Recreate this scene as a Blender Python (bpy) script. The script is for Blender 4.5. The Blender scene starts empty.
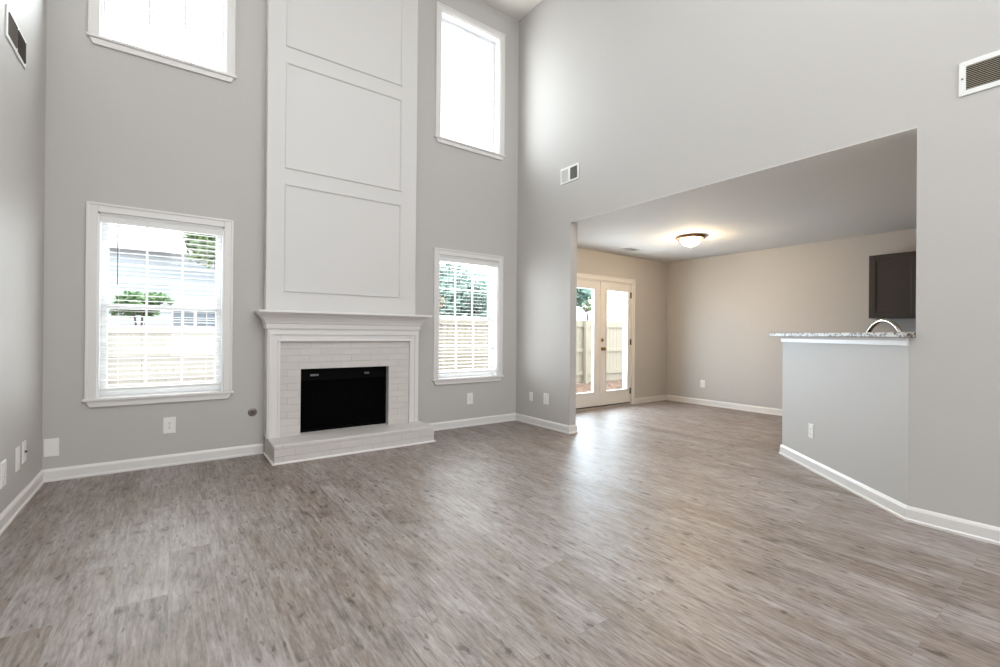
import bpy, bmesh, math, random
from mathutils import Vector, Matrix

random.seed(7)
scene = bpy.context.scene
COL = scene.collection

# ------------------------------------------------------------------ camera
F_PX, YAW, PITCH, ROLL, CAM_H = 454.29, 0.6265, 0.0017, 0.0087, 1.1402
cam_data = bpy.data.cameras.new("camera")
cam = bpy.data.objects.new("camera", cam_data)
COL.objects.link(cam)
s_, c_ = math.sin(YAW), math.cos(YAW)
xr = Vector((c_, -s_, 0))
fw = Vector((s_, c_, 0)) * math.cos(PITCH) + Vector((0, 0, 1)) * math.sin(PITCH)
up = Vector((0, 0, 1)) * math.cos(PITCH) - Vector((s_, c_, 0)) * math.sin(PITCH)
I_ = xr * math.cos(ROLL) + up * math.sin(ROLL)
U_ = up * math.cos(ROLL) - xr * math.sin(ROLL)
M = Matrix((I_, U_, -fw)).transposed().to_4x4()
M.translation = Vector((0, 0, CAM_H))
cam.matrix_world = M
cam_data.sensor_width = 36.0
cam_data.lens = F_PX / 1000 * 36.0
cam_data.clip_end = 300
cam_data.clip_start = 0.02
scene.camera = cam

# ------------------------------------------------------------------ world, sun, large lights, exposure
world = bpy.data.worlds.new("world")
scene.world = world
world.use_nodes = True
wn = world.node_tree.nodes
bg = wn["Background"]
bg.inputs[0].default_value = (0.90, 0.955, 1.0, 1)
bg.inputs[1].default_value = 4.1

sun_d = bpy.data.lights.new("sun", "SUN")
sun_d.energy = 1.2
sun_d.angle = math.radians(1.0)
sun_d.color = (1.0, 0.95, 0.87)
sun = bpy.data.objects.new("sun", sun_d)
COL.objects.link(sun)
sun.rotation_euler = (math.radians(38), 0, math.radians(62))


def area(name, loc, rot, sx, sy, power, color, portal=False):
    d = bpy.data.lights.new(name, "AREA")
    d.shape = "RECTANGLE"
    d.size, d.size_y = sx, sy
    d.energy = power
    d.color = color
    if portal:
        d.cycles.is_portal = True
    o = bpy.data.objects.new(name, d)
    COL.objects.link(o)
    o.location = loc
    o.rotation_euler = rot
    return o


D, R, L, H = 4.775, 3.7265, -0.7786, 5.3228      # rear plane of the room, side planes, ceiling
K, S, HK = 4.8066, 7.148, 2.44                   # kitchen: garden wall, side wall, ceiling
REAR = -4.2                                      # wall behind the camera
JY, SY, RT = 0.768, 3.772, 0.103                 # opening in the right wall

HP = math.pi / 2
DAY = (0.93, 0.97, 1.0)
# unseen fill panels added just inside the openings of the wall behind the camera
area("rear_fill_upper", (1.5, REAR + 0.05, 3.7), (HP, 0, 0), 3.2, 2.0, 48, DAY)
area("rear_fill_lower", (1.5, REAR + 0.05, 1.5), (HP, 0, 0), 3.2, 1.7, 16, (1.0, 0.98, 0.96))
# added unseen fill: one aimed up at the ceiling, one large panel below it
area("ceiling_bounce_fill", (0.6, -0.9, 3.0), (math.pi, 0, 0), 1.2, 1.2, 40, (0.92, 0.965, 1.0))
area("overhead_fill", (1.3, -0.4, H - 0.05), (0, 0, 0), 3.6, 5.0, 125, (0.93, 0.97, 1.0))
# added panels boost daylight at windows and double door; portals guide sky sampling
for wx, wz, p_ in ((-0.047, 4.2, 100), (2.986, 4.2, 36), (-0.047, 1.34, 20), (2.986, 1.34, 38)):
    area("window_boost", (wx, D + 0.24, wz), (-HP, 0, 0), 0.84, 1.45, p_, DAY)
for wx, wz in ((-0.047, 4.25), (2.986, 4.25), (-0.047, 1.34), (2.986, 1.34)):
    area("window_portal", (wx, D + 0.20, wz), (-HP, 0, 0), 0.90, 1.52, 1, DAY, portal=True)
area("door_portal", (5.39, K + 0.20, 1.0), (-HP, 0, 0), 1.56, 2.05, 1, DAY, portal=True)
for wz, hh in ((1.45, 1.9), (3.7, 1.8)):
    area("rear_portal", (1.5, REAR - 0.2, wz), (HP, 0, 0), 3.0, hh, 1, DAY, portal=True)
area("door_boost", (5.4, K + 0.3, 1.1), (-HP, 0, 0), 1.4, 1.7, 120, (0.72, 0.86, 1.0))
# warm fill light added out of view in the kitchen, beyond the bar
kl = bpy.data.lights.new("kitchen_fill", "POINT")
kl.energy = 9
kl.color = (1.0, 0.72, 0.44)
kl.shadow_soft_size = 0.15
klo = bpy.data.objects.new("kitchen_fill", kl)
COL.objects.link(klo)
klo.location = (5.5, -0.4, 1.95)

vs = scene.view_settings
vs.view_transform = "Standard"
vs.look = "None"
vs.gamma = 1.0
vs.use_curve_mapping = False
vs.exposure = 0.0
cy = scene.cycles
cy.max_bounces = 14
cy.diffuse_bounces = 8
cy.glossy_bounces = 4
cy.transparent_max_bounces = 24
cy.use_denoising = True
cy.use_adaptive_sampling = False
cy.use_light_tree = True
cy.denoising_input_passes = "RGB_ALBEDO_NORMAL"
cy.caustics_reflective = False
cy.caustics_refractive = False
cy.sample_clamp_indirect = 6.0


# ------------------------------------------------------------------ materials
def lin(c):
    return tuple(((v / 255) / 12.92 if v / 255 <= 0.04045 else ((v / 255 + 0.055) / 1.055) ** 2.4) for v in c) + (1.0,)


class NT:
    def __init__(self, name):
        self.m = bpy.data.materials.new(name)
        self.m.use_nodes = True
        self.t = self.m.node_tree
        self.p = self.t.nodes["Principled BSDF"]

    def n(self, kind, **kw):
        o = self.t.nodes.new(kind)
        for k, v in kw.items():
            setattr(o, k, v)
        return o

    def l(self, a, b):
        self.t.links.new(a, b)


def plain(name, rgb, rough=0.5, metal=0.0, bump=0.0, bscale=200, spec=0.5):
    q = NT(name)
    q.p.inputs["Roughness"].default_value = rough
    q.p.inputs["Metallic"].default_value = metal
    q.p.inputs["Specular IOR Level"].default_value = spec
    tc = q.n("ShaderNodeTexCoord")
    nz = q.n("ShaderNodeTexNoise")
    nz.inputs["Scale"].default_value = bscale
    nz.inputs["Detail"].default_value = 3
    q.l(tc.outputs["Object"], nz.inputs["Vector"])
    mix = q.n("ShaderNodeMix", data_type="RGBA")
    c = lin(rgb)
    mix.inputs[6].default_value = tuple(v * 0.97 for v in c[:3]) + (1,)
    mix.inputs[7].default_value = tuple(min(1, v * 1.03) for v in c[:3]) + (1,)
    q.l(nz.outputs["Fac"], mix.inputs[0])
    q.l(mix.outputs[2], q.p.inputs["Base Color"])
    if bump:
        b = q.n("ShaderNodeBump")
        b.inputs["Strength"].default_value = bump
        b.inputs["Distance"].default_value = 0.002
        q.l(nz.outputs["Fac"], b.inputs["Height"])
        q.l(b.outputs[0], q.p.inputs["Normal"])
    return q.m


M_WALL = plain("greige_wall_paint", (188, 185, 182), 0.55, bump=0.08, bscale=260, spec=0.35)
M_WALLK = M_WALL
M_CEIL = plain("ceiling_paint", (226, 222, 216), 0.8, bump=0.15, bscale=160, spec=0.2)
M_TRIM = plain("white_trim_paint", (221, 218, 216), 0.35, spec=0.5)
M_BREAST = plain("white_panel_paint", (212, 210, 208), 0.45, bump=0.03)
M_VINYL = plain("white_window_vinyl", (232, 233, 234), 0.3)
M_BLIND = plain("blind_slat_white", (224, 223, 221), 0.4)
M_CORD = plain("blind_cord_grey", (150, 150, 150), 0.6)
M_WAND = plain("tilt_wand_grey", (120, 122, 124), 0.25)
M_BLACK = plain("firebox_black", (4, 4, 4), 0.6, spec=0.06)
M_DULL_BLACK = plain("firebox_dull_black", (5, 5, 5), 0.9, spec=0.1)  # near-black matt colour for firebox back and mesh screen
M_STEEL = plain("dull_steel", (105, 105, 105), 0.3, 1.0)
M_NICKEL = plain("brushed_nickel", (180, 172, 160), 0.28, 1.0)
M_BRASS = plain("aged_brass", (150, 118, 74), 0.35, 1.0)
M_BRONZE = plain("bronze_ring", (164, 116, 78), 0.45, 0.6)
M_CHROME = plain("chrome", (186, 180, 172), 0.16, 1.0)
M_PLATE = plain("outlet_plastic", (232, 230, 226), 0.35)
M_SLOT = plain("dark_slot", (40, 38, 36), 0.6)
M_CAB = plain("dark_grey_cabinet_paint", (56, 49, 46), 0.45)
M_DUCT = plain("duct_dark", (30, 29, 28), 0.9, spec=0.1)
M_VENT = plain("vent_white_metal", (228, 228, 226), 0.4)
M_VENTB = plain("vent_tan_metal", (98, 91, 85), 0.5)
M_LOUV = plain("grille_tan_louver", (176, 168, 152), 0.5)
M_DOOR = plain("cream_white_door_paint", (226, 223, 219), 0.35)
M_GAP = plain("door_gap_shade", (45, 40, 36), 0.6)
M_HINGE = plain("dark_bronze_hinge", (84, 74, 66), 0.4, 0.6)
M_SILL = plain("threshold_metal", (176, 168, 158), 0.4, 0.3)
M_FENCE2 = plain("cream_fence_board", (172, 165, 150), 0.8, bump=0.2, bscale=60)
M_FENCE = plain("weathered_pale_fence", (190, 186, 178), 0.8, bump=0.2, bscale=60)
M_SIDING = plain("pale_blue_siding", (192, 200, 210), 0.7)
M_ROOF = plain("grey_shingle", (206, 206, 206), 0.9, bump=0.4, bscale=40)
M_HTRIM = plain("house_white_trim", (232, 232, 230), 0.5)
M_BARK = plain("tree_bark", (96, 82, 70), 0.9, bump=0.5, bscale=40)
M_PANEG = plain("house_window_glass", (88, 102, 116), 0.1)


def leaf_mat(name, a, b):
    q = NT(name)
    oi = q.n("ShaderNodeTexCoord")
    nz = q.n("ShaderNodeTexNoise")
    nz.inputs["Scale"].default_value = 2.2
    q.l(oi.outputs["Object"], nz.inputs["Vector"])
    mix = q.n("ShaderNodeMix", data_type="RGBA")
    mix.inputs[6].default_value = lin(a)
    mix.inputs[7].default_value = lin(b)
    q.l(nz.outputs["Fac"], mix.inputs[0])
    q.l(mix.outputs[2], q.p.inputs["Base Color"])
    q.p.inputs["Roughness"].default_value = 0.6
    return q.m


M_LEAF = leaf_mat("tree_leaf", (84, 112, 62), (150, 172, 112))
M_LEAF2 = leaf_mat("bush_leaf", (70, 104, 66), (120, 150, 96))
M_LEAF3 = leaf_mat("blue_green_leaf", (92, 128, 118), (150, 176, 164))


def glass_mat():
    q = NT("window_glass")
    tr = q.n("ShaderNodeBsdfTransparent")
    tr.inputs[0].default_value = (0.97, 0.985, 0.98, 1)
    gl = q.n("ShaderNodeBsdfGlossy")
    gl.inputs["Roughness"].default_value = 0.02
    lw = q.n("ShaderNodeLayerWeight")
    pw = q.n("ShaderNodeMath", operation="POWER")
    pw.inputs[1].default_value = 5.0
    q.l(lw.outputs["Facing"], pw.inputs[0])
    fr = q.n("ShaderNodeMath", operation="MULTIPLY_ADD")
    fr.inputs[1].default_value = 0.9
    fr.inputs[2].default_value = 0.03
    q.l(pw.outputs[0], fr.inputs[0])
    mx = q.n("ShaderNodeMixShader")
    q.l(fr.outputs[0], mx.inputs[0])
    q.l(tr.outputs[0], mx.inputs[1])
    q.l(gl.outputs[0], mx.inputs[2])
    q.l(mx.outputs[0], q.t.nodes["Material Output"].inputs[0])
    return q.m


M_GLASS = glass_mat()


def lamp_mat():
    q = NT("lamp_frosted_glass")
    q.p.inputs["Base Color"].default_value = (0.9, 0.86, 0.8, 1)
    q.p.inputs["Emission Color"].default_value = (1.0, 0.73, 0.43, 1)
    q.p.inputs["Emission Strength"].default_value = 185
    return q.m


M_LAMP = lamp_mat()


def granite_mat():
    q = NT("granite_speckled")
    tc = q.n("ShaderNodeTexCoord")
    v = q.n("ShaderNodeTexVoronoi")
    v.inputs["Scale"].default_value = 75
    nz = q.n("ShaderNodeTexNoise")
    nz.inputs["Scale"].default_value = 26
    nz.inputs["Detail"].default_value = 6
    q.l(tc.outputs["Object"], v.inputs["Vector"])
    q.l(tc.outputs["Object"], nz.inputs["Vector"])
    ad = q.n("ShaderNodeMix", data_type="RGBA")
    ad.inputs[0].default_value = 0.55
    q.l(v.outputs["Color"], ad.inputs[6])
    q.l(nz.outputs["Fac"], ad.inputs[7])
    bw = q.n("ShaderNodeRGBToBW")
    q.l(ad.outputs[2], bw.inputs[0])
    r = q.n("ShaderNodeValToRGB")
    e = r.color_ramp.elements
    e[0].position, e[0].color = 0.36, lin((66, 58, 52))
    e[1].position, e[1].color = 0.62, lin((178, 170, 160))
    x = e.new(0.44)
    x.color = lin((122, 112, 102))
    x = e.new(0.52)
    x.color = lin((168, 160, 150))
    q.l(bw.outputs[0], r.inputs[0])
    q.l(r.outputs[0], q.p.inputs["Base Color"])
    q.p.inputs["Roughness"].default_value = 0.35
    return q.m


M_GRANITE = granite_mat()


def brick_mat():
    q = NT("white_painted_brick")
    tc = q.n("ShaderNodeTexCoord")
    ge = q.n("ShaderNodeNewGeometry")
    sep = q.n("ShaderNodeSeparateXYZ")
    q.l(tc.outputs["Object"], sep.inputs[0])
    sn = q.n("ShaderNodeSeparateXYZ")
    q.l(ge.outputs["True Normal"], sn.inputs[0])
    ab = q.n("ShaderNodeMath", operation="ABSOLUTE")
    q.l(sn.outputs["X"], ab.inputs[0])
    # along the face: x on front and top faces, y on the return faces
    mu = q.n("ShaderNodeMix", data_type="FLOAT")
    q.l(ab.outputs[0], mu.inputs[0])
    q.l(sep.outputs["X"], mu.inputs[2])
    q.l(sep.outputs["Y"], mu.inputs[3])
    az = q.n("ShaderNodeMath", operation="ABSOLUTE")
    q.l(sn.outputs["Z"], az.inputs[0])
    mv = q.n("ShaderNodeMix", data_type="FLOAT")
    q.l(az.outputs[0], mv.inputs[0])
    q.l(sep.outputs["Z"], mv.inputs[2])
    q.l(sep.outputs["Y"], mv.inputs[3])
    cb = q.n("ShaderNodeCombineXYZ")
    q.l(mu.outputs[0], cb.inputs[0])
    q.l(mv.outputs[0], cb.inputs[1])
    wob = q.n("ShaderNodeTexNoise")
    wob.inputs["Scale"].default_value = 9
    q.l(tc.outputs["Object"], wob.inputs["Vector"])
    sc = q.n("ShaderNodeVectorMath", operation="SCALE")
    sc.inputs["Scale"].default_value = 0.008
    q.l(wob.outputs["Color"], sc.inputs[0])
    ad = q.n("ShaderNodeVectorMath", operation="ADD")
    q.l(cb.outputs[0], ad.inputs[0])
    q.l(sc.outputs[0], ad.inputs[1])
    br = q.n("ShaderNodeTexBrick")
    br.inputs["Scale"].default_value = 1.0
    br.inputs["Brick Width"].default_value = 0.20
    br.inputs["Row Height"].default_value = 0.066
    br.inputs["Mortar Size"].default_value = 0.0035
    br.inputs["Mortar Smooth"].default_value = 0.6
    br.inputs["Color1"].default_value = lin((208, 203, 199))
    br.inputs["Color2"].default_value = lin((203, 198, 194))
    br.inputs["Mortar"].default_value = lin((198, 193, 189))
    q.l(ad.outputs[0], br.inputs["Vector"])
    q.l(br.outputs["Color"], q.p.inputs["Base Color"])
    nz = q.n("ShaderNodeTexNoise")
    nz.inputs["Scale"].default_value = 45
    nz.inputs["Detail"].default_value = 4
    q.l(tc.outputs["Object"], nz.inputs["Vector"])
    hm = q.n("ShaderNodeMath", operation="MULTIPLY_ADD")
    hm.inputs[1].default_value = 0.35
    inv = q.n("ShaderNodeMath", operation="SUBTRACT")
    inv.inputs[0].default_value = 1.0
    q.l(br.outputs["Fac"], inv.inputs[1])
    q.l(nz.outputs["Fac"], hm.inputs[0])
    q.l(inv.outputs[0], hm.inputs[2])
    b = q.n("ShaderNodeBump")
    b.inputs["Strength"].default_value = 0.6
    b.inputs["Distance"].default_value = 0.007
    q.l(hm.outputs[0], b.inputs["Height"])
    q.l(b.outputs[0], q.p.inputs["Normal"])
    q.p.inputs["Roughness"].default_value = 0.5
    return q.m


M_BRICK = brick_mat()


def floor_mat():
    q = NT("grey_oak_vinyl_plank")
    tc = q.n("ShaderNodeTexCoord")
    rot = q.n("ShaderNodeMapping")
    rot.inputs["Rotation"].default_value = (0, 0, HP)
    q.l(tc.outputs["Object"], rot.inputs["Vector"])
    br = q.n("ShaderNodeTexBrick")
    br.offset = 0.37
    br.inputs["Scale"].default_value = 1.0
    br.inputs["Brick Width"].default_value = 1.22
    br.inputs["Row Height"].default_value = 0.18
    br.inputs["Mortar Size"].default_value = 0.0012
    br.inputs["Mortar Smooth"].default_value = 0.2
    br.inputs["Color1"].default_value = (0, 0, 0, 1)
    br.inputs["Color2"].default_value = (1, 1, 1, 1)
    br.inputs["Mortar"].default_value = (0.5, 0.5, 0.5, 1)
    q.l(rot.outputs[0], br.inputs["Vector"])
    shift = q.n("ShaderNodeVectorMath", operation="SCALE")
    shift.inputs["Scale"].default_value = 37.0
    q.l(br.outputs["Color"], shift.inputs[0])
    pos = q.n("ShaderNodeVectorMath", operation="ADD")
    q.l(tc.outputs["Object"], pos.inputs[0])
    q.l(shift.outputs[0], pos.inputs[1])

    def grain(sx, sy, detail, dist, rough=0.6):
        mp = q.n("ShaderNodeMapping")
        mp.inputs["Scale"].default_value = (sx, sy, 1)
        q.l(pos.outputs[0], mp.inputs["Vector"])
        nz = q.n("ShaderNodeTexNoise")
        nz.inputs["Scale"].default_value = 1.0
        nz.inputs["Detail"].default_value = detail
        nz.inputs["Distortion"].default_value = dist
        nz.inputs["Roughness"].default_value = rough
        q.l(mp.outputs[0], nz.inputs["Vector"])
        return nz.outputs["Fac"]

    def mad(a, k, b):
        m = q.n("ShaderNodeMath", operation="MULTIPLY_ADD")
        q.l(a, m.inputs[0])
        m.inputs[1].default_value = k
        if isinstance(b, float):
            m.inputs[2].default_value = b
        else:
            q.l(b, m.inputs[2])
        return m.outputs[0]

    g1 = grain(62, 6.0, 4, 0.2, 0.6)
    g2 = grain(120, 20, 3, 0.2, 0.6)
    g3 = grain(5.0, 1.5, 3, 0.5)
    g4 = grain(12, 3.4, 6, 0.7, 0.68)
    g5 = grain(16, 1.3, 4, 0.5, 0.55)
    bw = q.n("ShaderNodeRGBToBW")
    q.l(br.outputs["Color"], bw.inputs[0])
    acc = mad(g1, 0.62, -0.20)
    acc = mad(g2, 0.36, acc)
    acc = mad(g4, 0.42, acc)
    acc = mad(bw.outputs[0], 0.05, acc)

    def ramp(fac, *stops):
        r = q.n("ShaderNodeValToRGB")
        e = r.color_ramp.elements
        e[0].position, e[0].color = stops[0]
        e[1].position, e[1].color = stops[-1]
        for p_, c in stops[1:-1]:
            x = e.new(p_)
            x.color = c
        q.l(fac, r.inputs[0])
        return r.outputs[0]

    def mix(fac, a, b, blend="MIX"):
        m = q.n("ShaderNodeMix", data_type="RGBA", blend_type=blend)
        if isinstance(fac, float):
            m.inputs[0].default_value = fac
        else:
            q.l(fac, m.inputs[0])
        q.l(a, m.inputs[6])
        q.l(b, m.inputs[7])
        return m.outputs[2]

    grey = ramp(acc, (0.34, lin((90, 80, 76))), (0.47, lin((128, 118, 114))), (0.58, lin((149, 140, 137))), (0.80, lin((176, 168, 165))))
    tan = ramp(acc, (0.34, lin((82, 70, 62))), (0.47, lin((114, 101, 92))), (0.58, lin((134, 122, 113))), (0.80, lin((163, 153, 145))))
    hue = mad(bw.outputs[0], 0.16, mad(g3, 1.9, -0.53))
    col = mix(ramp(hue, (0.25, (0, 0, 0, 1)), (0.75, (1, 1, 1, 1))), tan, grey)
    W1_ = (1, 1, 1, 1)
    # thin dark veins along the grain
    ridge = q.n("ShaderNodeMath", operation="SUBTRACT")
    q.l(g5, ridge.inputs[0])
    ridge.inputs[1].default_value = 0.46
    rab = q.n("ShaderNodeMath", operation="ABSOLUTE")
    q.l(ridge.outputs[0], rab.inputs[0])
    vein = ramp(rab.outputs[0], (0.004, (0.60, 0.56, 0.54, 1)), (0.014, W1_))
    col = mix(ramp(g4, (0.46, (0, 0, 0, 1)), (0.58, W1_)), col, mix(1.0, col, vein, "MULTIPLY"))

    # flecks and knots: warped cells, only some of which carry a mark
    def marks(sx, sy, part, core, stops, warp):
        wn_ = q.n("ShaderNodeTexNoise")
        wn_.inputs["Scale"].default_value = 22
        q.l(pos.outputs[0], wn_.inputs["Vector"])
        ws = q.n("ShaderNodeVectorMath", operation="SCALE")
        ws.inputs["Scale"].default_value = warp
        q.l(wn_.outputs["Color"], ws.inputs[0])
        wa = q.n("ShaderNodeVectorMath", operation="ADD")
        q.l(pos.outputs[0], wa.inputs[0])
        q.l(ws.outputs[0], wa.inputs[1])
        km = q.n("ShaderNodeMapping")
        km.inputs["Scale"].default_value = (sx, sy, 0.0)
        q.l(wa.outputs[0], km.inputs["Vector"])
        vo = q.n("ShaderNodeTexVoronoi", voronoi_dimensions="2D")
        vo.inputs["Scale"].default_value = 1.0
        q.l(km.outputs[0], vo.inputs["Vector"])
        sp_ = q.n("ShaderNodeSeparateColor")
        q.l(vo.outputs["Color"], sp_.inputs[0])
        gt = q.n("ShaderNodeMath", operation="LESS_THAN")
        gt.inputs[1].default_value = part
        q.l(sp_.outputs[0], gt.inputs[0])
        return gt.outputs[0], ramp(vo.outputs["Distance"], *stops)

    f1, m1 = marks(36, 10, 0.13, 0, ((0.13, (0.50, 0.46, 0.44, 1)), (0.24, W1_)), 0.03)
    col = mix(f1, col, mix(1.0, col, m1, "MULTIPLY"))
    f2, m2 = marks(9.0, 4.4, 0.26, 0, ((0.05, (0.38, 0.34, 0.31, 1)), (0.10, (0.66, 0.62, 0.59, 1)), (0.12, (0.95, 0.93, 0.92, 1)), (0.15, (0.76, 0.73, 0.71, 1)), (0.19, (0.95, 0.94, 0.93, 1)), (0.24, W1_)), 0.05)
    col = mix(f2, col, mix(1.0, col, m2, "MULTIPLY"))
    seam = q.n("ShaderNodeMix", data_type="RGBA")
    seam.inputs[7].default_value = lin((104, 94, 88))
    sf = q.n("ShaderNodeMath", operation="MULTIPLY")
    sf.inputs[1].default_value = 0.18
    q.l(br.outputs["Fac"], sf.inputs[0])
    q.l(sf.outputs[0], seam.inputs[0])
    q.l(col, seam.inputs[6])
    q.l(seam.outputs[2], q.p.inputs["Base Color"])
    rr = mad(g2, 0.14, 0.40)
    q.l(rr, q.p.inputs["Roughness"])
    q.p.inputs["Specular IOR Level"].default_value = 0.75
    return q.m


M_FLOOR = floor_mat()


def mulch_mat():
    q = NT("leaf_mulch_ground")
    tc = q.n("ShaderNodeTexCoord")
    v = q.n("ShaderNodeTexVoronoi")
    v.inputs["Scale"].default_value = 9
    q.l(tc.outputs["Object"], v.inputs["Vector"])
    r = q.n("ShaderNodeValToRGB")
    e = r.color_ramp.elements
    e[0].position, e[0].color = 0.1, lin((92, 70, 58))
    e[1].position, e[1].color = 0.9, lin((156, 128, 110))
    bw = q.n("ShaderNodeRGBToBW")
    q.l(v.outputs["Color"], bw.inputs[0])
    q.l(bw.outputs[0], r.inputs[0])
    q.l(r.outputs[0], q.p.inputs["Base Color"])
    q.p.inputs["Roughness"].default_value = 0.9
    return q.m


M_MULCH = mulch_mat()


# ------------------------------------------------------------------ mesh helpers
class MB:
    """Collects shapes and links them as one mesh object."""

    def __init__(self):
        self.b = bmesh.new()
        self.smooth = False

    def hexa(self, p):
        """p: 8 corners, bottom loop then top loop."""
        v = [self.b.verts.new(x) for x in p]
        for f in ((3, 2, 1, 0), (4, 5, 6, 7), (0, 1, 5, 4), (1, 2, 6, 5), (2, 3, 7, 6), (3, 0, 4, 7)):
            self.b.faces.new([v[i] for i in f])
        return self

    def box(self, x0, y0, z0, x1, y1, z1):
        return self.hexa([(x0, y0, z0), (x1, y0, z0), (x1, y1, z0), (x0, y1, z0), (x0, y0, z1), (x1, y0, z1), (x1, y1, z1), (x0, y1, z1)])

    def obox(self, c, ax, ay, az, sx, sy, sz):
        """oriented box about centre c with unit axes and full sizes"""
        c, ax, ay, az = Vector(c), Vector(ax) * sx / 2, Vector(ay) * sy / 2, Vector(az) * sz / 2
        return self.hexa([c - ax - ay - az, c + ax - ay - az, c + ax + ay - az, c - ax + ay - az,
                          c - ax - ay + az, c + ax - ay + az, c + ax + ay + az, c - ax + ay + az])

    def prism(self, poly, z0, z1):
        a = [self.b.verts.new((x, y, z0)) for x, y in poly]
        t = [self.b.verts.new((x, y, z1)) for x, y in poly]
        n = len(poly)
        self.b.faces.new(a[::-1])
        self.b.faces.new(t)
        for i in range(n):
            self.b.faces.new((a[i], a[(i + 1) % n], t[(i + 1) % n], t[i]))
        return self

    def lathe(self, prof, c=(0, 0, 0), axis=(0, 0, 1), seg=32):
        """prof: (radius, distance along the axis)"""
        az = Vector(axis).normalized()
        ax = az.orthogonal().normalized()
        ay = az.cross(ax)
        c = Vector(c)
        rings = []
        for r, h in prof:
            if r < 1e-6:
                rings.append([self.b.verts.new(c + az * h)])
            else:
                rings.append([self.b.verts.new(c + az * h + (ax * math.cos(2 * math.pi * k / seg) + ay * math.sin(2 * math.pi * k / seg)) * r) for k in range(seg)])
        for a, b in zip(rings, rings[1:]):
            for k in range(seg):
                k2 = (k + 1) % seg
                if len(a) == 1 and len(b) == 1:
                    continue
                if len(a) == 1:
                    self.b.faces.new((a[0], b[k2], b[k]))
                elif len(b) == 1:
                    self.b.faces.new((a[k], a[k2], b[0]))
                else:
                    self.b.faces.new((a[k], a[k2], b[k2], b[k]))
        if len(rings[0]) > 1:
            self.b.faces.new(rings[0][::-1])
        if len(rings[-1]) > 1:
            self.b.faces.new(rings[-1])
        self.smooth = True
        return self

    def tube(self, pts, r, seg=12):
        pts = [Vector(p) for p in pts]
        rad = r if isinstance(r, (list, tuple)) else [r] * len(pts)
        rings, ref = [], None
        for i, p in enumerate(pts):
            t = (pts[min(i + 1, len(pts) - 1)] - pts[max(i - 1, 0)]).normalized()
            if ref is None:
                ref = t.orthogonal().normalized()
            ref = (ref - t * ref.dot(t)).normalized()
            o = t.cross(ref)
            rings.append([self.b.verts.new(p + (ref * math.cos(2 * math.pi * k / seg) + o * math.sin(2 * math.pi * k / seg)) * rad[i]) for k in range(seg)])
        for a, b in zip(rings, rings[1:]):
            for k in range(seg):
                k2 = (k + 1) % seg
                self.b.faces.new((a[k], a[k2], b[k2], b[k]))
        self.b.faces.new(rings[0][::-1])
        self.b.faces.new(rings[-1])
        self.smooth = True
        return self

    def sweep(self, path, prof, out, z=0.0):
        """Mitred sweep of prof [(offset outwards, height)] along the plan path; out = +1 puts the offset to the right of travel."""
        n = len(path)
        P = [Vector((x, y)) for x, y in path]
        dirs = [(P[i + 1] - P[i]).normalized() for i in range(n - 1)]
        nor = [Vector((d.y, -d.x)) * out for d in dirs]
        rings = []
        for i in range(n):
            if i == 0:
                m = nor[0]
            elif i == n - 1:
                m = nor[-1]
            else:
                m = nor[i - 1] + nor[i]
                m = m / (m.dot(nor[i]))
            rings.append([self.b.verts.new((P[i].x + m.x * o, P[i].y + m.y * o, z + h)) for o, h in prof])
        k = len(prof)
        for a, b in zip(rings, rings[1:]):
            for j in range(k):
                self.b.faces.new((a[j], a[(j + 1) % k], b[(j + 1) % k], b[j]))
        self.b.faces.new(rings[0])
        self.b.faces.new(rings[-1][::-1])
        return self

    def frame(self, x0, z0, x1, z1, w, y0, y1, wb=None, prof=None):
        """rectangular picture-frame in the XZ plane between depths y0 and y1, mitred corners"""
        wb = w if wb is None else wb
        o = [(x0, z0), (x1, z0), (x1, z1), (x0, z1)]
        i = [(x0 + w, z0 + wb), (x1 - w, z0 + wb), (x1 - w, z1 - w), (x0 + w, z1 - w)]
        for k in range(4):
            k2 = (k + 1) % 4
            q = [o[k], o[k2], i[k2], i[k]]
            self.hexa([(a, y0, b) for a, b in q] + [(a, y1, b) for a, b in q])
        return self

    def build(self, name, mat, parent=None, bevel=0.0, merge=False, loc=None):
        if merge:
            bmesh.ops.remove_doubles(self.b, verts=self.b.verts, dist=1e-5)
        bmesh.ops.recalc_face_normals(self.b, faces=self.b.faces)
        if loc is not None:
            bmesh.ops.translate(self.b, verts=self.b.verts, vec=-Vector(loc))
        me = bpy.data.meshes.new(name)
        self.b.to_mesh(me)
        self.b.free()
        o = bpy.data.objects.new(name, me)
        COL.objects.link(o)
        for m in mat if isinstance(mat, (list, tuple)) else [mat]:
            me.materials.append(m)
        if loc is not None:
            o.location = loc
        if parent is not None:
            o.parent = parent
        if self.smooth:
            for p in me.polygons:
                p.use_smooth = True
            me.set_sharp_from_angle(angle=math.radians(40))
        if bevel:
            md = o.modifiers.new("edge", "BEVEL")
            md.width = bevel
            md.segments = 2
            md.limit_method = "ANGLE"
            md.angle_limit = math.radians(40)
        return o


def tag(o, label, cat=None, group=None, kind=None):
    o["label"] = label
    if cat:
        o["category"] = cat
    if group:
        o["group"] = group
    if kind:
        o["kind"] = kind
    return o


def thing(name, label, cat, loc=(0, 0, 0), rot=0.0, group=None, kind=None):
    o = bpy.data.objects.new(name, None)
    o.empty_display_size = 0.1
    COL.objects.link(o)
    o.location = loc
    o.rotation_euler = (0, 0, rot)
    return tag(o, label, cat, group, kind)


def struct(o, label, cat):
    return tag(o, label, cat, None, "structure")


def copy_tree(o, parent=None):
    c = o.copy()
    COL.objects.link(c)
    if parent is not None:
        c.parent = parent
    for ch in o.children:
        copy_tree(ch, c)
    return c


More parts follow.
